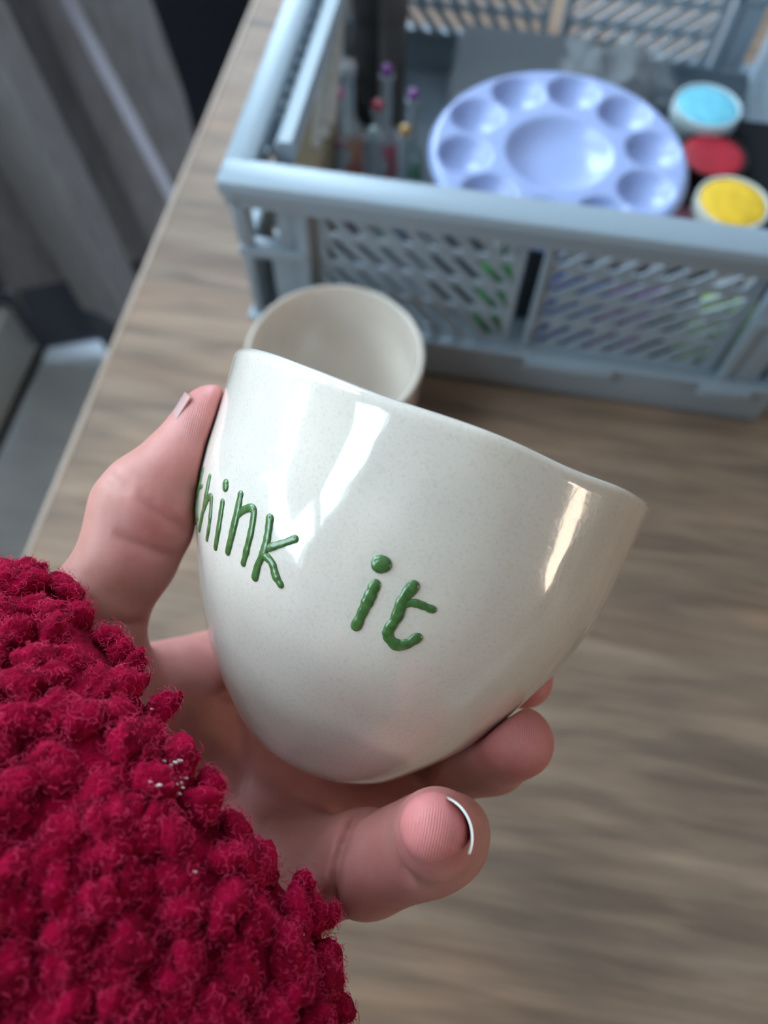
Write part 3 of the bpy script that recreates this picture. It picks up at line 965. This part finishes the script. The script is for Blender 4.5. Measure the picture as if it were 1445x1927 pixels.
pk_t, pk_r = pinky[-1][0], pinky[-2][0]
nail(pk_t + np.array([0, 0, .0035]), pk_r, (.92, .40, 0), .85, .0085, .0063, .0012)
th_t, th_r = cv(398, 789, .1785), cv(352, 864, .178)
nail(th_t, th_r, (-.86, .50, .06), .85, .0125, .0078, .0022, False)

# ------------------------------------------------------------------ the sleeve
A0 = cv(330, 1447, .166)
EX = np.array([-.78, -.60, .30]); EX /= np.linalg.norm(EX)
PX = np.array([.603, -.797, .42]); PX -= EX * (PX @ EX); PX /= np.linalg.norm(PX)
QX = np.cross(EX, PX)
if QX[2] < 0:
    QX = -QX


def sleeve_pt(s, th):
    """s along the arm from the cuff, th around it"""
    a = .0545 + .36 * max(s, 0) * (1 - 2.2 * min(max(s, 0), .2)) + .0
    b = .043 + .22 * max(s, 0)
    if math.sin(th) < 0:                            # fuller on the side of the back of the hand
        b *= 1.5
    lip = 0.0
    if s < .007:
        k = (.007 - s) / .012
        lip = 1 - math.sqrt(max(0, 1 - min(k, 1) ** 2))
    a -= .012 * lip; b -= .012 * lip
    w = 1 + .03 * math.sin(3 * th + s * 40) + .02 * math.sin(5 * th + 1 - s * 70)
    c = A0 + EX * s
    return c + PX * (a * math.cos(th) * w) + QX * (b * math.sin(th) * w)


NS, NT = 60, 120
sv, sf = [], []
ss = [.030, .018, .008, .0] + list(np.linspace(-.005, .24, NS))
for j, s in enumerate(ss):
    for i in range(NT):
        th = 2 * PI * i / NT
        p = sleeve_pt(s, th)
        if j < 4:                                   # inside of the cuff
            ctr = A0 + EX * s
            p = ctr + (p - ctr) * .66
        sv.append(c2w(p) - PLOC)
for j in range(len(ss) - 1):
    for i in range(NT):
        k = (i + 1) % NT
        sf.append((j * NT + i, j * NT + k, (j + 1) * NT + k, (j + 1) * NT + i))
sleeve = MB().add(sv, sf).build('sleeve', M_FLEECE, person, smooth=True)

bm = bmesh.new(); bmesh.ops.create_icosphere(bm, subdivisions=3, radius=1)
ICO = np.array([q.co[:] for q in bm.verts]); bm.verts.index_update()
ICF = np.array([[q.index for q in f.verts] for f in bm.faces]); bm.free()
tuft_v, tuft_f, fib = [], [], []
nv0 = 0
step = .0056
s = -.0045
row = 0
while s < .185:
    per = 2 * PI * math.sqrt((.0535 ** 2 + .036 ** 2) / 2) * (1 + s * 3)
    n = int(per / step)
    for i in range(n):
        th = 2 * PI * (i + .5 * (row % 2) + random.uniform(-.42, .42)) / n
        if math.sin(th) < -.55 and s > .02:
            continue                                # underside, turned to the table
        s1 = s + random.uniform(-.0022, .0022)
        p = sleeve_pt(s1, th)
        gi = ((p - LO) / VS).astype(int)
        if (gi >= 0).all() and (gi < DIM).all() and out[tuple(gi)] < .0042:
            continue                                # no pile inside the hand
        e1 = sleeve_pt(s1 + .001, th) - p; e2 = sleeve_pt(s1, th + .02) - p
        nn = np.cross(e1, e2); nn /= np.linalg.norm(nn)
        if nn @ (p - (A0 + EX * s1)) < 0:
            nn = -nn
        if s1 < .001:
            nn = nn * .8 - EX * .6; nn /= np.linalg.norm(nn)
        e1 /= np.linalg.norm(e1); e2 = np.cross(nn, e1)
        ang = random.gauss(.5, .7)
        t1 = e1 * math.cos(ang) + e2 * math.sin(ang); t2 = np.cross(nn, t1)
        L_, Wd, Hh = random.uniform(.0032, .0050), random.uniform(.0027, .0040), random.uniform(.0022, .0036)
        sd = RNG.uniform(-50, 50, 3)
        ph = ICO * 1.9 + sd
        wob = np.zeros(len(ICO))
        for fq, am in ((1.0, .17), (2.3, .13), (5.1, .07), (9.7, .04)):
            wob += am * (np.sin(ph[:, 0] * fq + 1.7 * np.sin(ph[:, 1] * fq * 1.1)) * np.cos(ph[:, 2] * fq * .9 + sd[0]) + .5 * np.sin(ph[:, 1] * fq * 1.7 + sd[1]))
        q = ICO * (1 + wob)[:, None]
        bend = .25 * random.uniform(-1, 1)
        P_ = p + nn * (random.uniform(-.0004, .0012)) + q[:, :1] * t1 * L_ + (q[:, 1:2] + bend * q[:, :1] ** 2) * t2 * Wd + q[:, 2:3] * nn * Hh
        tuft_v.append(P_); tuft_f.append(ICF + nv0); nv0 += len(ICO)
        # curly fibres standing off the tuft
        front = math.sin(th) > -.2
        if front:
            sel = RNG.choice(len(ICO), 110, replace=False)
            cen = p
            for v_ in sel:
                o_n = P_[v_] - cen; l_ = np.linalg.norm(o_n)
                if o_n @ nn < -.0002:
                    continue
                fib.append((P_[v_], o_n / max(l_, 1e-6)))
    s += step * .86; row += 1
tv = c2w(np.concatenate(tuft_v)) - PLOC; tf = np.concatenate(tuft_f)
me = bpy.data.meshes.new('fleece_tufts')
me.vertices.add(len(tv)); me.vertices.foreach_set('co', tv.ravel().astype(np.float32))
me.loops.add(tf.size); me.loops.foreach_set('vertex_index', tf.ravel().astype(np.int32))
me.polygons.add(len(tf)); me.polygons.foreach_set('loop_start', (np.arange(len(tf)) * 3).astype(np.int32))
me.update(calc_edges=True)
me.polygons.foreach_set('use_smooth', [True] * len(me.polygons))
me.materials.append(M_FLEECE)
tuf = bpy.data.objects.new('fleece_pile', me); COL.objects.link(tuf); tuf.parent = sleeve; tuf['kind'] = 'stuff'
# fibres as hair curves
nf = len(fib); NP = 6
root = np.array([a for a, b in fib]); dr = np.array([b for a, b in fib])
rnd = RNG.normal(size=(nf, 3)); sidev = np.cross(dr, rnd); sidev /= np.linalg.norm(sidev, axis=1)[:, None]
sid2 = np.cross(dr, sidev)
ln = RNG.uniform(.0008, .0022, nf); cr_ = RNG.uniform(.0002, .00055, nf); ph = RNG.uniform(0, 6.28, nf); tw = RNG.uniform(2.5, 6.5, nf)
pts = np.zeros((nf, NP, 3))
for j in range(NP):
    t = j / (NP - 1)
    pts[:, j] = root + dr * ((ln * (t - .75 * t * t * .8))[:, None]) + sidev * ((cr_ * 2.2 * np.sin(ph + tw * t) * t + ln * .55 * t * t)[:, None]) + sid2 * ((cr_ * 2.0 * (np.cos(ph + tw * t) - np.cos(ph)) * t)[:, None])
hc = bpy.data.hair_curves.new('fleece_fibres')
hc.add_curves([NP] * nf)
hc.attributes['position'].data.foreach_set('vector', (c2w(pts.reshape(-1, 3)) - PLOC).ravel().astype(np.float32))
ra = hc.attributes.get('radius') or hc.attributes.new('radius', 'FLOAT', 'POINT')
ra.data.foreach_set('value', np.tile(np.linspace(.00005, .00003, NP), nf).astype(np.float32))
hc.materials.append(M_FIBRE)
ho = bpy.data.objects.new('fleece_fibres', hc); COL.objects.link(ho); ho.parent = sleeve; ho['kind'] = 'stuff'
print('tufts', len(tuft_v), 'fibres', nf, 'hand verts', len(hcam))
# pale crumbs of lint caught in the pile
lint = MB()
for px, py in ((330, 1470), (338, 1478), (283, 1471), (345, 1462), (310, 1432), (322, 1440), (343, 1430), (572, 1756), (366, 1640), (286, 1332), (333, 1489), (440, 1692), (297, 1480)):
    d = Vector(M3 @ cv(px, py, 1.0)).normalized()
    best = None
    if 'tb_' not in globals():
        tb_ = BVHTree.FromPolygons([Vector(q) for q in (tv + PLOC).tolist()], tf.tolist())
    h = tb_.ray_cast(Vector(EYE), d)
    if h[0] is not None:
        q = h[0] - Vector(PLOC)
        for _ in range(2):
            lint.ball(q + Vector(RNG.normal(size=3)) * .0004, random.uniform(.00022, .00042), 1, (1.5, .8, 1))
lo_ = lint.build('lint', M_LINT, sleeve, smooth=True); lo_['kind'] = 'stuff'; lo_['label'] = 'pale crumbs of lint'

# ------------------------------------------------------------------ things in the crate
FLR = .0052
pal = thing('paint_palette', (.042, .424, .112), 'round white plastic paint palette with ten wells lying in the crate', 'palette')
# a sheet pressed into ten small wells and one wide centre well
PR = .081
def pal_z(x, y):
    r = math.hypot(x, y)
    z = .0
    a = math.atan2(y, x)
    def bowl(d, R, dep):
        t = d / R
        return 0 if t >= 1 else -dep * (1 - t ** 4) ** 1.2 if R > .02 else -dep * (1 - t * t) ** .62
    z += bowl(r, .0335, .0095)
    for k in range(10):
        b = 2 * PI * (k + .35) / 10
        z += bowl(math.hypot(x - .0585 * math.cos(b), y - .0585 * math.sin(b)), .0165, .0100)
    if r > .076:
        z -= .004 * ((r - .076) / .005) ** 2
    return z
pv, pf = [(0, 0, pal_z(0, 0))], []
NR, NA = 64, 200
for j in range(1, NR + 1):
    for i in range(NA):
        a = 2 * PI * i / NA; r = PR * j / NR
        x, y = r * math.cos(a), r * math.sin(a)
        pv.append((x, y, pal_z(x, y)))
for i in range(NA):
    pf.append((0, 1 + i, 1 + (i + 1) % NA))
for j in range(NR - 1):
    for i in range(NA):
        k = (i + 1) % NA
        pf.append((1 + j * NA + i, 1 + (j + 1) * NA + i, 1 + (j + 1) * NA + k, 1 + j * NA + k))
po = MB().add(pv, pf).build('dish', M_PAL, pal, smooth=True)
po.modifiers.new('thick', 'SOLIDIFY').thickness = .0016
for md in po.modifiers:
    md.offset = -1
# faint pink stain left in one well
b_ = 2 * PI * (6 + .35) / 10
wv_ = []
for j in range(0, 7):
    for i in range(20):
        a = 2 * PI * i / 20; r = .0085 * j / 6
        x, y = .0585 * math.cos(b_) - .004 + r * math.cos(a), .0585 * math.sin(b_) + r * math.sin(a)
        wv_.append((x, y, pal_z(x, y) + .00025))
wf_ = [(j * 20 + i, (j + 1) * 20 + i, (j + 1) * 20 + (i + 1) % 20, j * 20 + (i + 1) % 20) for j in range(6) for i in range(20)]
MB().add(wv_, wf_).build('paint_stain', M_PINKSTAIN, pal, smooth=True)['label'] = 'faint pink paint stain in a well'

# black tray under the pots
tray_y = (CY0 + .03, CY0 + .20)
trx = (.105, .190)
bt = thing('pot_tray', (sum(trx) / 2, sum(tray_y) / 2, FLR), 'black stepped box under the paint pots in the crate', 'box')
tm = MB()
hx, hy = (trx[1] - trx[0]) / 2, (tray_y[1] - tray_y[0]) / 2
tm.box(-hx, hx, -hy, hy, 0, .070, .002)
tm.build('box', M_BLACK, bt)
lidm = MB().box(-hx - .001, hx + .001, -hy - .001, hy + .001, .070, .078, .002).build('lid', M_BLACK, bt)
FLT = FLR + .078


def pot(px, py, name, label, col, rim_col, R=.0225, dz=.014, base=0):
    zt = FLT + dz
    p = on_plane(px, py, 2, zt)
    o = thing(name, (p[0], p[1], FLT + base), label, 'paint pot', 'round face paint pots in the crate')
    hgt = dz - base
    mr = mat('pot_plastic_' + label.split()[0], rim_col, .35); noise_bump(mr, 200, .05)
    mc = mat('paint_' + label.split()[0], col, .6); colour_noise(mc, tuple(c * .85 for c in col), tuple(min(1, c * 1.1) for c in col), 120); noise_bump(mc, 300, .05)
    MB().lathe([(1e-6, 0), (R * .9, 0), (R * .95, hgt * .3), (R, hgt * .4), (R, hgt * .92), (R * .985, hgt), (R * .93, hgt), (R * .91, hgt - .003), (1e-6, hgt - .003)], 48).build('pot', mr, o, smooth='auto')
    MB().lathe([(1e-6, hgt - .0035), (R * .905, hgt - .0035), (R * .90, hgt - .0012), (R * .8, hgt - .0002), (R * .45, hgt + .0002), (1e-6, hgt + .0002)], 48).build('paint_cake', mc, o, smooth=True)
    return o


pot(1332, 197, 'paint_pot', 'light blue paint pot at the back of the black box', (.16, .52, .66), (.55, .66, .70), dz=.016)
pot(1343, 290, 'paint_pot', 'red paint pot half under the edge of the white palette', (.42, .008, .025), (.03, .01, .012), dz=.0095)
pot(1380, 379, 'paint_pot', 'yellow paint pot resting on the red and pink ones', (.78, .47, .020), (.62, .63, .58), dz=.0240, base=.0097)
pot(1312, 432, 'paint_pot', 'pink paint pot mostly hidden by the crate rim', (.62, .22, .32), (.05, .03, .035), dz=.0095)


def glassy(name, col, tr=.55):
    m = mat(name, col, .08, Transmission_Weight=tr, IOR=1.35); noise_bump(m, 60, .05, .0005); return m


M_CLEAR = glassy('clear_glass', (.72, .80, .86), .40)


def vial(px, py, zt, name_col, liquid, bead, R=.0085, br=.0042, label=''):
    p = on_plane(px, py, 2, zt)
    o = thing('glass_vial', (p[0], p[1], FLR), label, 'bottle', 'small glass vials in the crate')
    h = zt - FLR - br
    nb = h * .55
    MB().lathe([(1e-6, 0), (R, 0), (R * 1.02, .002), (R * 1.02, nb * .86), (R * .8, nb), (R * .46, nb + .005), (R * .42, h - .003), (R * .56, h - .002), (R * .56, h), (1e-6, h)], 28).build('glass', M_CLEAR, o, smooth='auto')
    ml = glassy('tint_' + name_col, tuple(min(1, c * 2.0 + .03) for c in liquid), .0)
    MB().lathe([(R * .90, .0015), (R * 1.045, .003), (R * 1.045, nb * .84), (R * .9, nb * .86)], 28).build('coloured_filling', ml, o, smooth='auto')
    mbead = mat('bead_' + name_col, bead, .12, Coat_Weight=1.0); noise_bump(mbead, 100, .02)
    MB().ball((0, 0, h + br * .8), br, 3).build('bead_stopper', mbead, o, smooth=True)
    return o


vial(655, 122, .098, 'tan', (.36, .25, .16), (.75, .75, .82), .0095, .0055, 'glass vial with a large white bead, tallest at the back')
vial(636, 172, .102, 'brown', (.30, .07, .06), (.72, .20, .50), .0080, .0044, 'glass vial of brownish red with a bright pink bead')
vial(728, 130, .104, 'rose', (.50, .12, .18), (.22, .03, .30), .0088, .0042, 'glass vial of rose pink with a dark purple bead')
vial(778, 176, .100, 'leaf', (.12, .30, .18), (.26, .05, .32), .0088, .0042, 'glass vial of green with a purple bead beside the palette')
vial(711, 197, .098, 'crimson', (.35, .05, .09), (.55, .05, .09), .0080, .0042, 'glass vial with a crimson bead among the others')
vial(762, 243, .094, 'sea', (.22, .34, .46), (.75, .42, .12), .0088, .0042, 'glass vial of blue with an orange bead behind the rim')
vial(702, 247, .094, 'mint', (.42, .60, .62), (.45, .58, .60), .0105, .0042, 'glass vial of pale mint with a clear bead')
vial(640, 268, .092, 'plum', (.20, .12, .20), (.35, .22, .26), .0080, .0042, 'glass vial of plum with a dull bead near the wooden sticks')

# pale wooden sticks and a tan card box at the left
M_STICK = mat('pale_wood', (.60, .52, .44), .7); colour_noise(M_STICK, (.66, .60, .54), (.80, .75, .70), 60, stretch=(1, 1, .1))
M_TAN = mat('tan_card', (.42, .33, .22), .8); noise_bump(M_TAN, 200, .1)
for k, (px, py, qx, lab) in enumerate(((596, 268, 616, 'pale flat wooden stick nearest the crate flap'), (609, 250, 627, 'pale flat wooden stick between two others'), (621, 225, 636, 'pale flat wooden stick next to the glass vials'))):
    zs = FLR + .1035 + .0019 * k
    b0_ = on_plane(px, py, 2, zs)
    d_ = on_plane(qx, 70, 2, zs + .003) - b0_; d_ /= np.linalg.norm(d_)
    o = thing('wooden_stick', (b0_[0], b0_[1], zs), lab, 'stick', 'flat wooden sticks in the crate')
    m = MB()
    e = np.cross(d_, [1, 0, 0]); e /= np.linalg.norm(e); x_ = np.cross(d_, e)
    prof = []
    for i in range(9):
        a = PI + PI * i / 8; prof.append((.0036 * math.cos(a), .0036 * math.sin(a)))
    prof += [(.0036, .110)] + [(.0036 * math.cos(PI * i / 8), .110 + .0036 * math.sin(PI * i / 8)) for i in range(1, 9)]
    v = []
    for off in (-.0009, .0009):
        v += [tuple(x_ * p[0] + d_ * p[1] + e * off) for p in prof]
    n = len(prof)
    m.add(v, [tuple(range(n))[::-1], tuple(range(n, 2 * n))] + [(i, (i + 1) % n, n + (i + 1) % n, n + i) for i in range(n)])
    m.build('blade', M_STICK, o)
cb = thing('card_box', (-.1110, .400, FLR), 'tan card box standing at the left inside the crate', 'box')
MB().box(-.0095, .0085, -.045, .050, 0, .096, .001).build('carton', M_TAN, cb)
MB().box(-.0100, .0090, -.0455, .0505, .096, .102, .001).build('lid', M_TAN, cb)

M_GREYB = mat('dark_grey_fabric', (.10, .11, .125), .8); noise_bump(M_GREYB, 300, .3)
M_DARK = mat('dark_grey_tin', (.05, .048, .048), .4); noise_bump(M_DARK, 100, .05)
M_GREYT = mat('warm_grey_tin', (.16, .145, .14), .5); noise_bump(M_GREYT, 100, .05)
ub = thing('dark_filler_box', (.032, .437, FLR), 'dark grey flat box added under the white palette to darken the slots', 'box')  # added box: makes the slots look dark inside and carries the palette
MB().box(-.060, .060, -.055, .055, 0, .080, .003).build('box', M_GREYB, ub, smooth='auto')
MB().box(-.061, .061, -.056, .056, .080, .0915, .003).build('lid', M_DARK, ub, smooth='auto')
gb = thing('pouch', (.045, .578, FLR), 'dark grey zipped pouch lying behind the palette in the crate', 'pouch')
MB().box(-.085, .070, -.055, .050, 0, .060, .012).build('bag', M_GREYB, gb, smooth='auto')
MB().tube([(-.075, 0, .0525), (0, .001, .0532), (.062, 0, .0525)], .0016).build('zip', M_DARK, gb)
for k, (px, py, R, m_, lab) in enumerate(((700, 60, .0145, M_DARK, 'dark grey tin tube standing behind the glass vials'), (733, 66, .0130, M_GREYT, 'warm grey tin tube beside the darker one'))):
    p = on_plane(px, py, 2, .075)
    o = thing('brush_tube', (p[0], p[1], FLR), lab, 'tube', 'metal tubes in the crate')
    MB().lathe([(1e-6, 0), (R, 0), (R, .106), (R * .97, .108), (1e-6, .108)], 36).build('tube', m_, o, smooth='auto')
    MB().lathe([(R * 1.0, .082), (R * 1.05, .083), (R * 1.05, .114), (R * .98, .117), (1e-6, .117)], 36).build('cap', m_, o, smooth='auto')

# crumpled clear bag behind the palette
pb = thing('plastic_bag', (.085, .585, .058), 'crumpled clear plastic bag behind the palette in the crate', 'bag')
pv, pf = [], []
n = 34
for j in range(n):
    for i in range(n):
        x, y = (i / (n - 1) - .5) * .09, (j / (n - 1) - .5) * .05
        e_ = max(abs(i / (n - 1) - .5), abs(j / (n - 1) - .5)) * 2
        z = .014 * (1 - e_ ** 3) + .016 * mnoise.noise(Vector((x * 55, y * 55, 3))) + .008 * abs(mnoise.noise(Vector((x * 130, y * 130, 9)))) + .004
        pv.append((x, y, max(z, .001)))
pf = [(j * n + i, j * n + i + 1, (j + 1) * n + i + 1, (j + 1) * n + i) for j in range(n - 1) for i in range(n - 1)]
M_BAG = mat('clear_film', (.85, .88, .92), .12, Alpha=.13, Coat_Weight=.6); noise_bump(M_BAG, 200, .3, .001)
MB().add(pv, pf).build('film', M_BAG, pb, smooth=True)

# coloured paint bottles standing just behind the front panel


def paint_bottle(px, py, w, h, col, lab):
    p = on_plane(px, py, 1, CY0 + .030)
    o = thing('paint_bottle', (p[0], CY0 + .032, FLR), lab, 'bottle', 'paint bottles behind the slotted front')
    mb_ = mat('bottle_' + lab.split()[0] + lab.split()[1], col, .35); noise_bump(mb_, 120, .05)
    MB().lathe([(1e-6, 0), (w * .94, 0), (w, .003), (w, h * .72), (w * .8, h * .80), (w * .5, h * .84), (1e-6, h * .84)], 24).build('bottle', mb_, o, smooth='auto')
    MB().lathe([(w * .55, h * .84), (w * .58, h * .845), (w * .55, h), (w * .45, h + .001), (1e-6, h + .001)], 24).build('cap', M_FRAME, o, smooth='auto')
    return o


for px, w, h, c, lab in ((925, .0075, .112, (.05, .28, .06), 'grass green paint bottle behind the left slots'), (955, .0075, .112, (.04, .32, .05), 'bright green paint bottle next to the grass green one'),
                         (1068, .0095, .110, (.10, .16, .58), 'deep blue paint bottle behind the slots'), (1122, .0085, .108, (.13, .20, .55), 'mid blue paint bottle beside the deep blue one'),
                         (1175, .0085, .108, (.38, .16, .48), 'violet paint bottle behind the slots'), (1235, .0090, .108, (.36, .12, .44), 'plum purple paint bottle beside the violet one'),
                         (1375, .0095, .104, (.50, .72, .22), 'lime green paint bottle behind the slots'), (1432, .0090, .104, (.54, .74, .26), 'pale lime paint bottle next to the lime green one')):
    paint_bottle(px, 520, w, h, c, lab)
